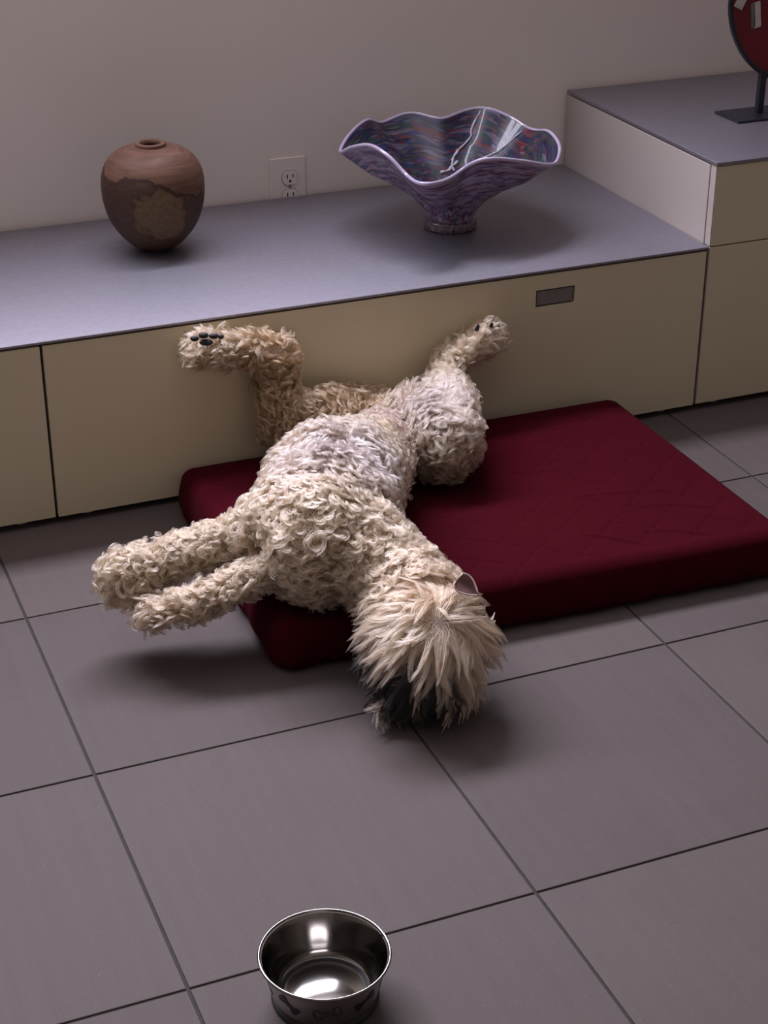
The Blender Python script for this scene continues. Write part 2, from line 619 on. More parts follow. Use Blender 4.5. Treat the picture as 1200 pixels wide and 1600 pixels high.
# ------------------------------------------------------------------ wall outlet
ox, oz, ow, oh = .7793, .3690, .0395, .0620
yo = Y_WALL
out = thing('wall_outlet', 'wall outlet in a flush painted plate, half hidden behind the countertop', 'outlet', (ox, yo, oz))
obj('faceplate', box(ox - ow, ox + ow, yo - .0045, yo, oz - oh, oz + oh, .0015, 2), M['plastic'], out)
for zc in (oz + .0195, oz - .0195):
    pts = []
    for k in range(40):
        a = 2 * math.pi * k / 40
        x, z = .0172 * math.cos(a), .0172 * math.sin(a)
        z = max(-.0142, min(.0142, z))
        pts.append((x, z))
    bm = slab_xz([(ox + .004 + x, zc + z) for x, z in pts], yo - .0075, yo - .0035)
    f = obj('receptacle', bm, M['plastic'], out)
    obj('rim_gap', slab_xz([(ox + .004 + x * 1.07, zc + z * 1.07) for x, z in pts], yo - .0049, yo - .0040), M['topedge'], f)
    bm = bmesh.new()
    box(ox + .004 - .0074, ox + .004 - .0052, yo - .0079, yo - .006, zc - .0012, zc + .0078, bm=bm)
    box(ox + .004 + .0052, ox + .004 + .0074, yo - .0079, yo - .006, zc + .0002, zc + .0078, bm=bm)
    obj('slot', bm, M['slot'], f)
    obj('ground_hole', slab_xz([(ox + .004 + .0026 * math.cos(2 * math.pi * k / 14), zc - .0070 + .0030 * math.sin(2 * math.pi * k / 14)) for k in range(14)],
                               yo - .0079, yo - .006), M['slot'], f)
obj('screw', slab_xz([(ox + .004 + .003 * math.cos(2 * math.pi * k / 14), oz + .003 * math.sin(2 * math.pi * k / 14)) for k in range(14)],
                     yo - .0058, yo - .004), M['topedge'], out)

# ------------------------------------------------------------------ wooden vase
vc = at_z(245, 386, Z_TOP)
vase = thing('wooden_vase', 'round brown spalted wooden vase with a tiny mouth, left of the outlet', 'vase', (vc[0], vc[1], Z_TOP))
prof = [(0, .0), (.022, 0), (.027, .001), (.046, .0100), (.0615, .024), (.0785, .046), (.0895, .070), (.0962, .097), (.0980, .122), (.0965, .143),
        (.0905, .162), (.0795, .178), (.063, .190), (.045, .1965), (.030, .199), (.0285, .2015)]


def smooth_prof(p, n=6):
    p = np.array(p)
    out_ = []
    for i in range(len(p) - 1):
        p0, p1, p2, p3 = p[max(i - 1, 0)], p[i], p[i + 1], p[min(i + 2, len(p) - 1)]
        for t in np.linspace(0, 1, n, endpoint=False):
            out_.append(.5 * (2 * p1 + (p2 - p0) * t + (2 * p0 - 5 * p1 + 4 * p2 - p3) * t * t + (-p0 + 3 * p1 - 3 * p2 + p3) * t ** 3))
    out_.append(p[-1])
    return [(max(float(a), 0), max(float(b), 0)) for a, b in out_]


bo = obj('body', lathe(smooth_prof(prof), 96, (0, 0, 0)), M['vase'], vase, True)
bo.matrix_parent_inverse = Matrix()
lp = obj('lip', lathe([(.0285, .2005), (.0290, .2045), (.0265, .2062), (.0225, .2062), (.0200, .2045), (.0195, .198)], 64), M['vase'], vase, True)
lp.matrix_parent_inverse = Matrix()
ho = obj('inside', lathe([(.0195, .199), (.0215, .190), (.06, .178), (.085, .15), (.09, .12), (.08, .07), (.05, .03), (0, .02)], 48), M['hole'], vase, True)
ho.matrix_parent_inverse = Matrix()

# ------------------------------------------------------------------ fluted art glass bowl
gc = at_z(703, 354, Z_TOP)
RIM = [(530, 238, 180), (570, 190, 148), (595, 193, 133), (640, 178, 113), (690, 187, 95), (750, 170, 73), (795, 183, 54), (830, 203, 37),
       (860, 208, 16), (876, 232, -2), (868, 257, -17), (812, 253, -47), (758, 251, -71), (720, 268, -85), (670, 290, -102), (637, 277, -116),
       (606, 246, -130), (577, 229, -146), (548, 232, -165)]
az0 = math.atan2(RGT[1], RGT[0])
rim = []
for px, py, az in RIM:
    a = math.radians(az) + az0
    e = np.array([math.cos(a), math.sin(a), 0])
    # find radius and height on this azimuth that meet the sight line
    d = ray(px, py)
    A = np.array([e, [0, 0, 1], -d]).T
    s = np.linalg.solve(A, CAM - gc)
    rim.append((math.radians(az), s[0], s[1]))
rim.sort()
ra = np.array([q[0] for q in rim])
ra = np.concatenate([ra - 2 * math.pi, ra, ra + 2 * math.pi])
rr = np.tile([q[1] for q in rim], 3)
rz = np.tile([q[2] for q in rim], 3)


def cubic(x, xs, ys):
    i = np.clip(np.searchsorted(xs, x) - 1, 1, len(xs) - 3)
    x0, x1, x2, x3 = xs[i - 1], xs[i], xs[i + 1], xs[i + 2]
    t = (x - x1) / (x2 - x1)
    m1 = (ys[i + 1] - ys[i - 1]) / (x2 - x0) * (x2 - x1)
    m2 = (ys[i + 2] - ys[i]) / (x3 - x1) * (x2 - x1)
    return ((2 * t ** 3 - 3 * t ** 2 + 1) * ys[i] + (t ** 3 - 2 * t ** 2 + t) * m1 + (-2 * t ** 3 + 3 * t ** 2) * ys[i + 1] + (t ** 3 - t ** 2) * m2)


NTH, NR = 160, 26
th = np.linspace(-math.pi, math.pi, NTH, endpoint=False)
Rr = cubic(th, ra, rr)
Rz = cubic(th, ra, rz)
for _ in range(2):
    Rr = (np.roll(Rr, 1) + 2 * Rr + np.roll(Rr, -1)) / 4
PT = np.array([0, .12, .3, .55, .8, 1.0])
PR = np.array([.046, .055, .073, .109, .154, .214])
PZ = np.array([.020, .040, .061, .088, .114, .163])


def bowl_pt(k, t, off=0.0):
    r0 = np.interp(t, PT, PR)
    z0 = np.interp(t, PT, PZ)
    wgt = t ** 2.2
    r = r0 + (Rr[k] - .214) * wgt - off * .75
    z = z0 + (Rz[k] - .163) * wgt + off * .75
    a = th[k] + az0
    return Vector((r * math.cos(a), r * math.sin(a), z))


bowl = thing('glass_bowl', 'wavy rimmed purple speckled art glass bowl on a small foot', 'bowl', tuple(gc))


def bowl_shell(off, name, mat):
    bm = bmesh.new()
    uvl = bm.loops.layers.uv.new('swirl')
    g = [[bm.verts.new(bowl_pt(k, t, off)) for k in range(NTH)] for t in np.linspace(0, 1, NR)]
    if off > 0:
        c = bm.verts.new((0, 0, .030))
    for i in range(NR - 1):
        for k in range(NTH):
            f = bm.faces.new((g[i][k], g[i][(k + 1) % NTH], g[i + 1][(k + 1) % NTH], g[i + 1][k]))
            for lo, (ii, kk) in zip(f.loops, ((i, k), (i, k + 1), (i + 1, k + 1), (i + 1, k))):
                tt = ii / (NR - 1)
                lo[uvl].uv = ((kk / NTH) * ((62 - 26 * tt ** 2) if off > 0 else (44 - 22 * tt ** 2)), 2 + (15 * tt + 7 * tt ** 4 if off > 0 else 15 * tt + 11 * tt ** 3) + kk / NTH * 3)
    if off > 0:
        for k in range(NTH):
            f = bm.faces.new((g[0][k], c, g[0][(k + 1) % NTH]))
            for lo in f.loops:
                lo[uvl].uv = (k / NTH * 26, 2)
    me = bpy.data.meshes.new(name)
    bm.to_mesh(me)
    bm.free()
    for p in me.polygons:
        p.use_smooth = True
    o = link(name, me, mat, bowl)
    o.matrix_parent_inverse = Matrix()
    return o


bowl_shell(0, 'outer_wall', M['glass_out'])
bowl_shell(.005, 'inner_wall', M['glass_in'])
lipo = obj('lip', tube([(bowl_pt(k, 1.0) + bowl_pt(k, 1.0, .005)) / 2 for k in range(NTH)], .0038, 8, True), M['lip'], bowl, True)
lipo.matrix_parent_inverse = Matrix()
bm = lathe([(0, 0), (.049, 0), (.0522, .002), (.0530, .006), (.0528, .014), (.0515, .0185), (.048, .0205), (.040, .022), (0, .022)], 64)
uvl = bm.loops.layers.uv.new('swirl')
for f in bm.faces:
    for lo in f.loops:
        lo[uvl].uv = (lo.vert.co.x * 170, lo.vert.co.y * 170 + lo.vert.co.z * 170)
fo = obj('foot', bm, M['glass_foot'], bowl, True)
fo.matrix_parent_inverse = Matrix()


def pale_streak(path, rad):  # pale streaks built as thin raised tubes along the inner wall
    pts = []
    for az, t in path:
        k = int(round((math.radians(az) + math.pi) / (2 * math.pi) * NTH)) % NTH
        pts.append(bowl_pt(k, t, .0052))
    q = []
    for a, b in zip(pts, pts[1:]):
        for s in np.linspace(0, 1, 4, endpoint=False):
            q.append(a.lerp(b, s) + Vector((random.uniform(-1, 1), random.uniform(-1, 1), random.uniform(0, .6))) * .0012)
    o = obj('white_streak', tube(q, [rad * random.uniform(.5, 1.3) for _ in q], 6), M['pale_streak'], bowl, True)
    o.matrix_parent_inverse = Matrix()


pale_streak([(73, .98), (75, .9), (74, .82), (80, .74), (86, .66), (88, .55), (80, .45)], .0028)
pale_streak([(40, .97), (42, .9), (48, .8), (52, .72), (58, .64), (66, .55), (78, .46)], .0022)
pale_streak([(80, .6), (90, .5), (105, .45)], .0035)

# ------------------------------------------------------------------ red disc sculpture on iron stand
ys = 1.03
pc = at_y(1260, -14, ys)
spx = scale_at(pc)
arx, arz = 127 / spx / .925, 128 / spx / .93
sp0 = at_z(1118, 178, Z_TALL)
stand = thing('disc_sculpture', 'red glass disc with pale chips in a black iron ring on stand', 'sculpture', (pc[0], ys, Z_TALL))
ell = lambda s, n=72: [(pc[0] + arx * s * math.cos(2 * math.pi * k / n), pc[2] + arz * s * math.sin(2 * math.pi * k / n)) for k in range(n)]
obj('ring', tube([(x, ys, z) for x, z in ell(1.0)], .0055, 10, True), M['iron'], stand, True)
disc = obj('disc', slab_xz(ell(.985), ys - .0035, ys + .0035), M['redglass'], stand)


def chip(px, rot, hw, hh, mat):
    c = at_y(px[0], px[1], ys - .004)
    pts = [(-hw, -hh), (hw, -hh * .93), (hw * .9, hh), (-hw * .95, hh * .96)]
    cr, sr = math.cos(rot), math.sin(rot)
    obj('glass_chip', slab_xz([(c[0] + x * cr - z * sr, c[2] + x * sr + z * cr) for x, z in pts], ys - .0062, ys - .003), mat, disc)


chip((1183, 23), .13, .0075, .026, M['chipw'])
chip((1176, 24), .13, .0045, .025, M['chipg'])
chip((1158, 2), -.5, .010, .015, M['chipw'])
chip((1225, -20), .4, .012, .03, M['chipw'])
chip((1290, 40), -.3, .008, .028, M['chipg'])
chip((1330, -50), .8, .012, .03, M['chipw'])
px_l = at_y(1189, 140, ys)[0]
for xx in (px_l, 2 * pc[0] - px_l):
    dx = (xx - pc[0]) / arx
    zt_ = pc[2] - arz * math.sqrt(max(0, 1 - dx * dx))
    obj('post', box(xx - .0075, xx + .0075, ys - .006, ys + .006, Z_TALL + .003, zt_ + .006, .001, 1), M['iron'], stand)
bw = pc[0] - sp0[0]
obj('base_plate', box(pc[0] - bw, pc[0] + bw, ys - .046, ys + .046, Z_TALL, Z_TALL + .005, .0018, 2), M['iron'], stand)

# ------------------------------------------------------------------ steel dog bowl
bc = at_z(507, 1488, .065)
BX, BY, BH, BR = float(bc[0]), float(bc[1]), .065, .0765
db = thing('dog_bowl', 'stainless steel dog bowl printed with black bones, on the floor tiles', 'bowl', (BX, BY, 0))


def local(o):
    o.matrix_parent_inverse = Matrix()
    return o


RB = .060                                     # outer radius at the foot
local(obj('bowl_wall', lathe([(RB - .004, .006), (RB, .007), (RB + .002, .012), (BR - .0035, BH - .004)], 96), M['steelout'], db, True))
inner = [(BR - .0035, BH - .003), (BR - .0065, BH - .008), (.0585, .018), (.0565, .0125), (.0530, .0090), (.0495, .0082), (.044, .0094), (.036, .0118), (.026, .0142), (.013, .0158), (0, .0164)]
local(obj('inside', lathe(inner, 96), M['steel'], db, True))
local(obj('rim', tube([(BR * math.cos(2 * math.pi * k / 96) - .0005 * math.cos(2 * math.pi * k / 96), (BR - .0005) * math.sin(2 * math.pi * k / 96), BH - .002) for k in range(96)],
                      .0019, 10, True), M['steel'], db, True))
local(obj('rubber_ring', lathe([(RB - .012, 0), (RB + .0025, 0), (RB + .0035, .003), (RB + .003, .008), (RB, .009), (RB - .012, .009), (RB - .012, 0)], 64), M['rubber'], db, True))


def bone_outline(s):
    """dog-bone silhouette, unit length about 1"""
    pts = []
    def arc(cx, cy, r, a0, a1, n=9):
        for k in range(n):
            a = math.radians(a0 + (a1 - a0) * k / (n - 1))
            pts.append((cx + r * math.cos(a), cy + r * math.sin(a)))
    arc(.38, .13, .14, -25, 205)
    pts.append((.0, .115)); arc(-.38, .13, .14, -25, 205)
    arc(-.38, -.13, .14, 155, 385)
    pts.append((.0, -.115)); arc(.38, -.13, .14, 155, 385)
    return [(x * s, y * s) for x, y in pts]


def wall_r(z):
    return (RB + .002) + (BR - .0035 - RB - .002) * (z - .012) / (BH - .016)


def on_wall(ang, u, v, zc, lift):
    z = zc + v
    r = wall_r(z) + lift
    a = ang + u / wall_r(zc)
    return Vector((r * math.cos(a), r * math.sin(a), z))


face = math.atan2(CAM[1] - BY, CAM[0] - BX)
for k in range(9):
    ang = face + math.radians(2) + k * 2 * math.pi / 9
    rot = (.22, -.95, .45)[k % 3] if k else .22
    solid = k != 0
    if k == 8:
        rot = -.75
    if k == 1:
        rot = .40
    cr, sr = math.cos(rot), math.sin(rot)
    ol = [(x * cr - y * sr, x * sr + y * cr) for x, y in bone_outline(.029 if solid else .031)]
    zc = .036 if solid else .034
    if solid:
        bm = bmesh.new()
        top = [bm.verts.new(on_wall(ang, x, y, zc, .0006)) for x, y in ol]
        bot = [bm.verts.new(on_wall(ang, x, y, zc, -.0003)) for x, y in ol]
        c = bm.verts.new(on_wall(ang, 0, 0, zc, .0006))
        n = len(ol)
        for i in range(n):
            bm.faces.new((top[i], top[(i + 1) % n], c))
            bm.faces.new((top[i], bot[i], bot[(i + 1) % n], top[(i + 1) % n]))
        local(obj('printed_bone', bm, M['boneink'], db))
    else:
        local(obj('bone_outline', tube([on_wall(ang, x, y, zc, .0003) for x, y in ol], .0007, 6, True), M['boneink'], db))

# ------------------------------------------------------------------ dog bed
BED = np.array([[.322, .143], [1.222, .112], [1.222, .728], [.336, .742]])   # footprint corners fl, fr, br, bl
BZ = .084


def bed_xy(u, v):
    a = BED[0] * (1 - u) + BED[1] * u
    b = BED[3] * (1 - u) + BED[2] * u
    return a * (1 - v) + b * v


bed = thing('dog_bed', 'flat crimson velour dog bed lying against the low cabinet', 'pet bed', (.77, .43, 0))
LOADS = []                                    # filled with (x, y, radius, depth) where the dog presses


def bed_mesh():
    NX, NY = 290, 200
    rad = .030
    bm = bmesh.new()
    # rounded-box cross-sections: parametrise by a square grid pushed outward
    L, W = .895, .605

    def prof1(s, size):
        """arc-length position s in [-1,1] -> (offset from centre, edge fraction 0..1)"""
        half = size / 2
        return s * half
    vs = []
    up = np.linspace(0, 1, NX)
    vp = np.linspace(0, 1, NY)
    ease = lambda q: .5 - .5 * np.cos(np.pi * np.clip(q, 0, 1))
    gu = np.concatenate([np.linspace(0, rad, 8, endpoint=False), np.linspace(rad, L - rad, NX - 16), np.linspace(L - rad, L, 9)[1:]]) / L
    gv = np.concatenate([np.linspace(0, rad, 8, endpoint=False), np.linspace(rad, W - rad, NY - 16), np.linspace(W - rad, W, 9)[1:]]) / W
    U, V = np.meshgrid(gu, gv, indexing='ij')
    X = np.zeros_like(U); Y = np.zeros_like(U)
    P2 = (BED[0][None, None] * ((1 - U) * (1 - V))[..., None] + BED[1][None, None] * (U * (1 - V))[..., None]
          + BED[2][None, None] * (U * V)[..., None] + BED[3][None, None] * ((1 - U) * V)[..., None])
    du = np.minimum(U, 1 - U) * L
    dv = np.minimum(V, 1 - V) * W
    # rounded edge height and corner rounding in plan
    ex = np.clip(1 - du / rad, 0, 1)
    ey = np.clip(1 - dv / rad, 0, 1)
    e = np.minimum(np.sqrt(ex ** 2 + ey ** 2), 1.0)
    Z = BZ - rad * (1 - np.sqrt(np.maximum(0, 1 - e ** 2)))
    cx = np.where(U < .5, rad / L, 1 - rad / L)
    cy = np.where(V < .5, rad / W, 1 - rad / W)
    both = (ex > 0) & (ey > 0)
    nrm = np.maximum(np.sqrt(ex ** 2 + ey ** 2), 1e-6)
    f = np.where(both, np.maximum(ex, ey) / nrm, 1.0)
    U2 = np.where(both, cx + (U - cx) * f, U)
    V2 = np.where(both, cy + (V - cy) * f, V)
    e2 = np.where(both, np.maximum(ex, ey), e)
    Z = BZ - rad * (1 - np.sqrt(np.maximum(0, 1 - e2 ** 2)))
    P2 = (BED[0] * ((1 - U2) * (1 - V2))[..., None] + BED[1] * (U2 * (1 - V2))[..., None]
          + BED[2] * (U2 * V2)[..., None] + BED[3] * ((1 - U2) * V2)[..., None])
    X, Y = P2[..., 0], P2[..., 1]
    flat = np.clip(np.minimum(du, dv) / .05, 0, 1)
    # quilting: diagonal stitched furrows, soft loft, a little unevenness
    q1 = np.abs(((X * .80 + Y * 1.0) / .085) % 1 - .5)
    q2 = np.abs(((X * .80 - Y * 1.0) / .085) % 1 - .5)
    fur = np.exp(-((.5 - q1) / .055) ** 2) * .0 + np.exp(-((.5 - q1) / .05) ** 2) + np.exp(-((.5 - q2) / .05) ** 2)
    Z = Z - .0013 * np.clip(fur, 0, 1.3) * flat
    Z = Z + .0035 * np.sin(X * 9 + 1) * np.sin(Y * 8 + .4) * flat
    for lx, ly, lr, ld in LOADS:
        Z = Z - ld * np.exp(-((X - lx) ** 2 + (Y - ly) ** 2) / lr ** 2) * np.clip(np.minimum(du, dv) / .02, 0, 1)
    # fabric creases near the free right end
    for x0, y0, x1, y1, h in ((.98, .21, 1.10, .165, .003), (1.02, .29, 1.16, .245, .0026), (.86, .24, .98, .17, .0026), (.92, .36, 1.12, .33, .002), (.8, .5, .98, .47, .002)):
        d = np.array([x1 - x0, y1 - y0]); ln = np.hypot(*d); d /= ln
        t = (X - x0) * d[0] + (Y - y0) * d[1]
        s = -(X - x0) * d[1] + (Y - y0) * d[0] - .006 * np.sin(t / ln * 5)
        Z = Z + h * np.exp(-(s / .0045) ** 2) * np.clip(t / .03, 0, 1) * np.clip((ln - t) / .03, 0, 1)
    nu, nv = U.shape
    g = [[bm.verts.new((X[i, j], Y[i, j], Z[i, j])) for j in range(nv)] for i in range(nu)]
    for i in range(nu - 1):
        for j in range(nv - 1):
            bm.faces.new((g[i][j], g[i + 1][j], g[i + 1][j + 1], g[i][j + 1]))
    # skirt: down the sides with a slight bulge, then a rounded bottom edge
    ring = [g[i][0] for i in range(nu)] + [g[nu - 1][j] for j in range(1, nv)] + [g[i][nv - 1] for i in range(nu - 2, -1, -1)] + [g[0][j] for j in range(nv - 2, 0, -1)]
    cen = Vector((float(BED[:, 0].mean()), float(BED[:, 1].mean()), 0))
    prev = ring
    top = [v.co.copy() for v in ring]
    for s, (drop, bul) in enumerate(((.25, .003), (.5, .0045), (.75, .0035), (.9, .0), (1.0, -.010))):
        cur = []
        for k, c in enumerate(top):
            a, b = top[k - 1], top[(k + 1) % len(top)]
            d = (b - a); nn = Vector((d.y, -d.x, 0))
            if nn.length > 1e-9:
                nn.normalize()
            wv = .0015 * math.sin(k * .23) + .001 * math.sin(k * .071 + 2)
            cur.append(bm.verts.new((c.x + nn.x * (bul + wv * (drop < .95)), c.y + nn.y * (bul + wv * (drop < .95)), c.z * (1 - drop) + .0012 * drop)))
        for k in range(len(top)):
            bm.faces.new((prev[k], cur[k], cur[(k + 1) % len(top)], prev[(k + 1) % len(top)]))
        prev = cur
    bm.faces.new(prev)
    return bm, top


# ------------------------------------------------------------------ the dog
# joints: (x_px, y_px, plane, value, radius_px) turned into points in the room; radius includes the coat
J = {
    'pelvis': (612, 674, 'z', .135, 46), 'loin': (582, 716, 'z', .160, 64), 'belly': (520, 762, 'z', .178, 108),
    'rib': (510, 800, 'z', .182, 114), 'chest': (502, 838, 'z', .180, 108), 'breast': (555, 858, 'z', .170, 88),
    'neck1': (610, 895, 'z', .150, 72), 'neck2': (648, 940, 'z', .130, 82),
    'head': (668, 1000, 'z', .110, 98), 'brow': (672, 1022, 'z', .090, 82),
    'cheek': (640, 1050, 'z', .072, 60), 'muzzle': (628, 1074, 'z', .052, 47), 'nose': (614, 1088, 'z', .046, 36),
    # upper foreleg, lower foreleg
    'sh1': (450, 804, 'z', .210, 60), 'el1': (370, 838, 'z', .172, 40), 'wr1': (264, 874, 'z', .142, 38), 'pw1': (197, 900, 'z', .128, 48),
    'sh2': (440, 876, 'z', .150, 42), 'el2': (378, 908, 'z', .132, 31), 'wr2': (304, 943, 'z', .112, 31), 'pw2': (232, 955, 'z', .098, 30),
    # hind leg at the right, hind leg at the left
    'hipR': (654, 648, 'z', .170, 50), 'thR': (688, 684, 'z', .160, 66), 'knR': (698, 645, 'z', .175, 50), 'shR': (697, 612, 'y', .675, 38),
    'hkR': (695, 578, 'y', .710, 29), 'mtR': (728, 548, 'y', .722, 30), 'pwR': (761, 527, 'y', .725, 31),
    'hipL': (588, 646, 'z', .125, 44), 'thL': (515, 650, 'y', .690, 48), 'knL': (447, 658, 'y', .700, 42), 'skL': (436, 610, 'y', .708, 36),
    'hkL': (432, 556, 'y', .715, 40), 'mtL': (385, 545, 'y', .722, 34), 'pwL': (322, 545, 'y', .723, 36),
}
FURR = .013
JP, JR = {}, {}
for k_, (px, py, pl, val, rp) in J.items():
    p = at_z(px, py, val) if pl == 'z' else at_y(px, py, val)
    JP[k_] = p
    JR[k_] = max(rp / scale_at(p) - FURR, .012)
CH = [('pelvis', 'loin', 'belly', 'rib', 'chest', 'breast', 'neck1', 'neck2', 'head', 'brow'), ('head', 'cheek', 'muzzle', 'nose'), ('brow', 'muzzle'),
      ('rib', 'sh1', 'el1', 'wr1', 'pw1'), ('chest', 'sh2', 'el2', 'wr2', 'pw2'),
      ('pelvis', 'hipR', 'thR', 'knR', 'shR', 'hkR', 'mtR', 'pwR'), ('pelvis', 'hipL', 'thL', 'knL', 'skL', 'hkL', 'mtL', 'pwL')]
SP = []                                       # spheres: centre, radius, tangent, region
for ci, ch in enumerate(CH):
    for a, b in zip(ch, ch[1:]):
        pa, pb, r0_, r1_ = JP[a], JP[b], JR[a], JR[b]
        L = np.linalg.norm(pb - pa)
        n = max(2, int(L / (min(r0_, r1_) * .33)))
        tg = (pb - pa) / L
        for s in np.linspace(0, 1, n):
            reg = {0: 'trunk', 1: 'muzzle', 2: 'muzzle', 3: 'fore', 4: 'fore', 5: 'hindR', 6: 'hindL'}[ci]
            if ci == 0 and b in ('neck2', 'head', 'brow'):
                reg = 'head' if b in ('head', 'brow') else 'neck'
            SP.append((pa * (1 - s) + pb * s, r0_ * (1 - s) + r1_ * s, tg, reg, ci, b))
bm = bmesh.new()
for c, r, *_ in SP:
    bmesh.ops.create_icosphere(bm, subdivisions=2, radius=float(r), matrix=Matrix.Translation(Vector(c)))
me = bpy.data.meshes.new('dog_raw')
bm.to_mesh(me)
bm.free()
tmp = bpy.data.objects.new('dog_raw', me)
COL.objects.link(tmp)
md = tmp.modifiers.new('r', 'REMESH')
md.mode = 'VOXEL'
md.voxel_size = .0065
md.use_smooth_shade = True
sm = tmp.modifiers.new('s', 'SMOOTH')
sm.factor = .6
sm.iterations = 4
dg = bpy.context.evaluated_depsgraph_get()
body_me = bpy.data.meshes.new_from_object(tmp.evaluated_get(dg))
body_me.name = 'dog_body'
bpy.data.objects.remove(tmp)


def bed_h(x, y):
    """rough top height of the bed at points (vectorised)"""
    ins = (x > .322) & (x < 1.222) & (y > .130) & (y < .742)
    e = np.minimum(np.minimum(x - .322, 1.222 - x), np.minimum(y - .130, .742 - y))
    h = BZ - .03 * (1 - np.sqrt(np.clip(1 - np.clip(1 - e / .03, 0, 1) ** 2, 0, 1)))
    return np.where(ins, h, 0.0)


nv_ = len(body_me.vertices)
co = np.empty(nv_ * 3)
body_me.vertices.foreach_get('co', co)
co = co.reshape(-1, 3)
co[:, 1] = np.minimum(co[:, 1], Y_FRONT - .004)
co[:, 2] = np.maximum(co[:, 2], bed_h(co[:, 0], co[:, 1]) + .002)
body_me.vertices.foreach_set('co', co.ravel())
body_me.update()
dog = thing('dog', 'cream curly dog sprawled belly up on the crimson bed, head hanging to the tiles', 'dog', (float(JP['belly'][0]), float(JP['belly'][1]), BZ))
body_me.materials.clear()
link('body', body_me, M['skin'], dog)

# ---- the coat: locks of hair grown from the skin, combed along each limb
body_me.calc_loop_triangles()
nt = len(body_me.loop_triangles)
tri = np.empty(nt * 3, dtype=np.int64)
body_me.loop_triangles.foreach_get('vertices', tri)
tri = tri.reshape(-1, 3)
A, B_, C_ = co[tri[:, 0]], co[tri[:, 1]], co[tri[:, 2]]
fn = np.cross(B_ - A, C_ - A)
ar = np.linalg.norm(fn, axis=1) / 2
vn = np.empty(nv_ * 3)
body_me.vertices.foreach_get('normal', vn)
vn = vn.reshape(-1, 3)
SC_C = np.array([s[0] for s in SP]); SC_R = np.array([s[1] for s in SP]); SC_T = np.array([s[2] for s in SP])
SC_G = np.array([s[3] for s in SP]); SC_B = np.array([s[5] for s in SP])

SC_C = np.array([s[0] for s in SP]); SC_R = np.array([s[1] for s in SP]); SC_T = np.array([s[2] for s in SP])
SC_G = np.array([s[3] for s in SP]); SC_B = np.array([s[5] for s in SP])
SWIRL = at_z(688, 1003, .175)
cream = np.array([.385, .288, .196])
white = np.array([.40, .33, .30])
tan = np.array([.235, .13, .07])
black = np.array([.010, .009, .010])
grey = np.array([.10, .085, .08])
waves = [(rng.normal(0, 1, 3) * f, rng.normal(0, 1, 3), rng.uniform(0, 6.28)) for f in (28, 45, 70, 110) for _ in range(3)]


def wander(p):
    """a smooth random direction field, so neighbouring locks lean together"""
    o_ = np.zeros_like(p)
    for kv, dv, ph_ in waves:
        o_ += np.sin(p @ kv + ph_)[:, None] * dv[None]
    return o_ / 3.2


def sample_skin(n):
    ti = rng.choice(nt, n, p=ar / ar.sum())
    b1, b2 = rng.random(n), rng.random(n)
    fl = b1 + b2 > 1
    b1[fl], b2[fl] = 1 - b1[fl], 1 - b2[fl]
    w0 = (1 - b1 - b2)[:, None]
    p = A[ti] * w0 + B_[ti] * b1[:, None] + C_[ti] * b2[:, None]
    n_ = vn[tri[ti, 0]] * w0 + vn[tri[ti, 1]] * b1[:, None] + vn[tri[ti, 2]] * b2[:, None]
    n_ /= np.linalg.norm(n_, axis=1)[:, None] + 1e-9
    near = np.empty(n, dtype=np.int64)
    for a_ in range(0, n, 4000):
        near[a_:a_ + 4000] = (np.linalg.norm(p[a_:a_ + 4000, None] - SC_C[None], axis=2) / SC_R[None]).argmin(1)
    return p, n_, SC_G[near], SC_B[near], SC_T[near].copy()


def gauss(p, c, r):
    return np.exp(-((p - c) ** 2).sum(1) / r ** 2)


def seg_dist(p, a_, b_):
    d_ = b_ - a_
    t_ = np.clip(((p - a_) @ d_) / (d_ @ d_), 0, 1)
    return np.linalg.norm(p - a_ - t_[:, None] * d_, axis=1)


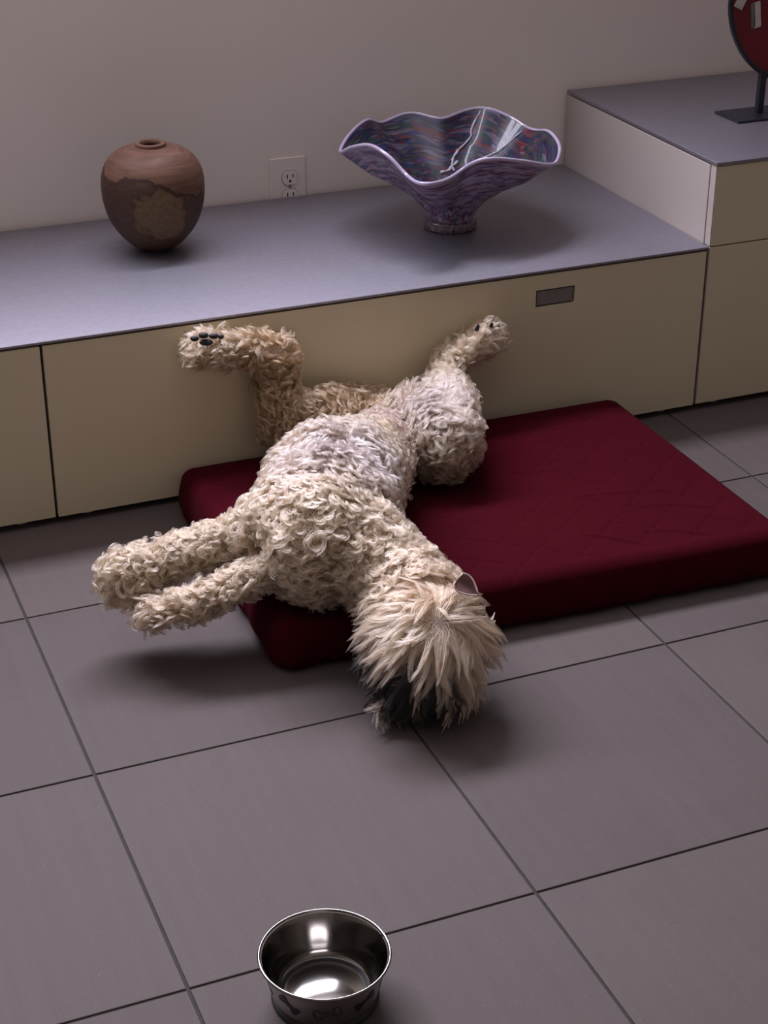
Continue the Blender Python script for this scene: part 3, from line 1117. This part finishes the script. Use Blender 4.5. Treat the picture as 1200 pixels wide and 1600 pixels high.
def grow(spacing, NS, NPT, head_only, undercoat=False):
    n = int(ar.sum() / spacing ** 2)
    P, N, reg, seg, Fl = sample_skin(n)
    hd = np.isin(reg, ['head', 'muzzle'])
    keep = ~((P[:, 2] < bed_h(P[:, 0], P[:, 1]) + .006) & (N[:, 2] < -.3)) & ~((P[:, 1] > Y_FRONT - .009) & (N[:, 1] > .5))
    keep &= hd if head_only else ~hd
    P, N, reg, seg, Fl, hd = P[keep], N[keep], reg[keep], seg[keep], Fl[keep], hd[keep]
    n = len(P)
    tone = rng.random(n)
    if head_only:
        pa_, pb_ = at_z(684, 955, .19), at_z(696, 1045, .165)
        d_ = pb_ - pa_
        away = P - pa_ - np.clip(((P - pa_) @ d_) / (d_ @ d_), 0, 1)[:, None] * d_
        away -= (away @ FWD)[:, None] * FWD * .5
        Fl = away / (np.linalg.norm(away, axis=1)[:, None] + 1e-9)
        Fl = Fl + .60 * wander(P) + rng.normal(0, .10, Fl.shape)
        L = np.full(n, .062)
        mz = reg == 'muzzle'
        L[mz] = .036
        bend, lift, tip = rng.normal(0, .9, n), np.full(n, .26), .16
        droop, spread = .22, .0042
    else:
        Fl = Fl + .7 * wander(P) + rng.normal(0, .35, Fl.shape)
        L = np.full(n, .047)
        bend = rng.choice([-1, 1], n) * rng.uniform(2.4, 6.4, n)
        lift, tip = np.full(n, .52), .24
        droop, spread = .05, .0034
    Fl -= (Fl * N).sum(1)[:, None] * N
    Fl /= np.linalg.norm(Fl, axis=1)[:, None] + 1e-9
    bw = gauss(P, at_z(500, 725, .25), .075) + gauss(P, at_z(580, 735, .22), .085) + gauss(P, at_z(668, 640, .2), .07)
    bw = np.clip(bw, 0, 1) * np.clip(N[:, 2] * 1.7 + .1, 0, 1) * (~hd)
    L = L * (1 - .18 * bw)
    bend = bend * (1 - .88 * bw)
    lift = lift * (1 + .12 * bw)
    lg = np.isin(seg, ['pwR', 'mtR', 'pwL', 'mtL', 'hkL', 'hkR'])
    L[lg] *= .72
    bend[lg] *= .5
    tr = np.isin(reg, ['fore'])
    L[tr] *= .85
    L *= rng.uniform(.62, 1.32, n)
    if undercoat:
        L *= .5
        lift = lift * 1.3
        spread *= 1.5
        tip = .8
    S = np.cross(N, Fl)
    tt = np.linspace(0, 1, NPT)
    rise = L[:, None] * lift[:, None] * (1 - (1 - tt[None]) ** 1.8) * .8
    step = (L[:, None] * np.sqrt(np.clip(1 - lift ** 2, .1, 1))[:, None]) / (NPT - 1)
    turn = bend[:, None] * tt[None] ** 1.4
    turn -= .35 * bend[:, None]
    fx = np.cumsum(np.cos(turn) * step, 1) - np.cos(turn[:, :1]) * step
    sy_ = np.cumsum(np.sin(turn) * step, 1) - np.sin(turn[:, :1]) * step
    cen = P[:, None] + N[:, None] * rise[..., None] + Fl[:, None] * fx[..., None] + S[:, None] * sy_[..., None]
    cen[..., 2] -= droop * L[:, None] * tt[None] ** 2
    mid = cen[:, NPT // 2]
    col = cream[None] * (.72 + .55 * tone)[:, None]
    col = col * (1 - bw[:, None]) + (white[None] * (.92 + .16 * tone)[:, None]) * bw[:, None]
    chin = gauss(P, at_z(690, 905, .2), .06) * .55
    col = col * (1 - chin[:, None]) + tan[None] * chin[:, None] * 1.2
    if head_only:
        bd = seg_dist(mid, at_z(578, 1045, .070), at_z(684, 1110, .055)) + rng.normal(0, .005, n)
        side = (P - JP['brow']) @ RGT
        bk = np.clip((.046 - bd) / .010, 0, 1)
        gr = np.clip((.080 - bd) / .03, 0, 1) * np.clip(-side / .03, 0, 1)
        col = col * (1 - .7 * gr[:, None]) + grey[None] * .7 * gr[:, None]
        col = col * (1 - bk[:, None]) + black[None] * bk[:, None]
    else:
        pe = gauss(P, at_z(160, 921, .130), .021)
        col = col * (1 - .9 * pe[:, None]) + (tan * .28)[None] * .9 * pe[:, None]
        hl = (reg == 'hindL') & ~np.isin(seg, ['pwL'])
        col[hl] *= np.array([.74, .68, .60])  # countertop's shade on the left hind leg put into its coat colour
        gv = np.exp(-(seg_dist(P, at_z(598, 648, .19), at_z(640, 708, .19)) / .016) ** 2)
        col = col * (1 - .55 * gv[:, None]) + np.array([.17, .105, .105])[None] * .55 * gv[:, None]
        L *= 1 - .45 * gv
        pk = gauss(P, at_z(600, 650, .20), .026)
        col = col * (1 - .5 * pk[:, None]) + np.array([.36, .20, .18])[None] * .5 * pk[:, None]
    off = rng.normal(0, 1, (n, NS, 2))
    ps = spread * (1 - (1 - tip) * tt ** .8)
    pts = (cen[:, None] + S[:, None, None] * (off[..., 0][..., None] * ps)[..., None]
           + Fl[:, None, None] * (off[..., 1][..., None] * ps)[..., None])
    pts = pts - N[:, None, None] * (.003 * (1 - tt))[None, None, :, None]
    cut = rng.uniform(.78, 1.0, (n, NS))
    pts = pts[:, :, :1] + (pts - pts[:, :, :1]) * cut[..., None, None]
    pts = pts.reshape(-1, NPT, 3)
    pts += rng.normal(0, .0004, pts.shape) * tt[None, :, None]
    pts[..., 1] = np.minimum(pts[..., 1], Y_FRONT - .001)
    pts[..., 2] = np.maximum(pts[..., 2], bed_h(pts[..., 0], pts[..., 1]) + .0008)
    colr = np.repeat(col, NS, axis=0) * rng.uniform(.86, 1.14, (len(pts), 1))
    return pts, colr


NPT = 11
batches = [grow(.0066, 17, NPT, False), grow(.0060, 6, NPT, False, True), grow(.0074, 28, NPT, True), grow(.0060, 6, NPT, True, True)]
pts = np.concatenate([q[0] for q in batches])
colr = np.concatenate([q[1] for q in batches])
ncv = len(pts)
tt = np.linspace(0, 1, NPT)
cu = bpy.data.hair_curves.new('coat')
cu.add_curves([NPT] * ncv)
cu.attributes['position'].data.foreach_set('vector', pts.astype(np.float32).ravel())
ratt = cu.attributes.get('radius') or cu.attributes.new('radius', 'FLOAT', 'POINT')
ratt.data.foreach_set('value', np.tile(.00044 * (1 - .7 * tt ** 2), ncv).astype(np.float32))
catt = cu.attributes.new('coat', 'FLOAT_COLOR', 'CURVE')
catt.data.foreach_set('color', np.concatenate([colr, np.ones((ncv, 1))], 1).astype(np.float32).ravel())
cu.materials.append(M['fur'])
fur_o = bpy.data.objects.new('fur', cu)
COL.objects.link(fur_o)
fur_o.parent = dog
fur_o.matrix_parent_inverse = Matrix.Translation(-dog.location)
fur_o['kind'] = 'stuff'


# ---- bare parts of the dog
def ellipsoid(c, axes, rads, name, mat, sub=3):
    bm = bmesh.new()
    bmesh.ops.create_icosphere(bm, subdivisions=sub, radius=1)
    R_ = Matrix([list(a) for a in axes]).transposed()
    for v in bm.verts:
        q = Vector((v.co.x * rads[0], v.co.y * rads[1], v.co.z * rads[2]))
        v.co = R_ @ q + Vector(c)
    return obj(name, bm, mat, dog, True)


VIEW = -FWD
# sole of the left hind paw, turned to the room
for px, py, a, b in ((304, 529, 7, 4.6), (318, 524, 8, 5), (334, 525, 8, 4.6), (345, 526, 5, 4), (322, 535, 11, 5.5)):
    p = at_y(px, py, .684)
    s = 1 / scale_at(p)
    ellipsoid(p, (RGT, UPV, FWD), (a * s, b * s, .006), 'paw_pad', M['pad'])
# claws of the right hind paw
for px, py in ((747, 510), (768, 507), (779, 511)):
    p0 = at_y(px - 2, py + 5, .712)
    p1 = at_y(px + 1, py - 3, .700)
    q = [p0 * (1 - s) + p1 * s for s in np.linspace(0, 1, 6)]
    obj('claw', tube(q, [.0042, .0042, .0040, .0034, .0024, .0008], 8), M['pad'], dog, True)
# nose under the dark beard
pn = at_z(608, 1104, .040)
ellipsoid(pn, (RGT, UPV, FWD), (.012, .009, .010), 'nose', M['nose'])
# folded ear with its pink inside and pale edge
ec = at_z(731, 917, .205)
ear_dir = RGT * .75 - UPV * .6
ear_dir /= np.linalg.norm(ear_dir)
ear_w = np.cross(VIEW, ear_dir)
bm = bmesh.new()
rows = []
for i in range(13):
    t = i / 12
    wdt = .0125 * math.sin(math.pi * min(1, .22 + .76 * t) ** .8) + .001
    row = []
    for j in range(9):
        q_ = j / 8 * 2 - 1
        row.append(bm.verts.new(ec + ear_dir * ((t - .5) * .034) + ear_w * (q_ * wdt) + VIEW * (.012 * q_ * q_ + .010 * t * t - .012)))
    rows.append(row)
for a, b in zip(rows, rows[1:]):
    for j in range(8):
        bm.faces.new((a[j], a[j + 1], b[j + 1], b[j]))
edge_pts = [r[0].co.copy() for r in rows] + [v.co.copy() for v in rows[-1][1:]] + [r[8].co.copy() for r in rows[-2::-1]]
bmesh.ops.solidify(bm, geom=bm.faces[:], thickness=.002)
ear = obj('ear', bm, M['pink'], dog, True)
eo = obj('ear_edge', tube(edge_pts, .0014, 7), M['earedge'], None, True)
eo.parent = ear
eo.matrix_parent_inverse = Matrix()

# ------------------------------------------------------------------ bed mesh, dented where the dog lies
for kk, dp, rd in (('chest', .006, .09), ('rib', .006, .09), ('pelvis', .006, .08), ('thR', .006, .06)):
    LOADS.append((float(JP[kk][0]), float(JP[kk][1]), rd, dp))
bmb, topring = bed_mesh()
obj('cushion', bmb, M['fabric'], bed, True)
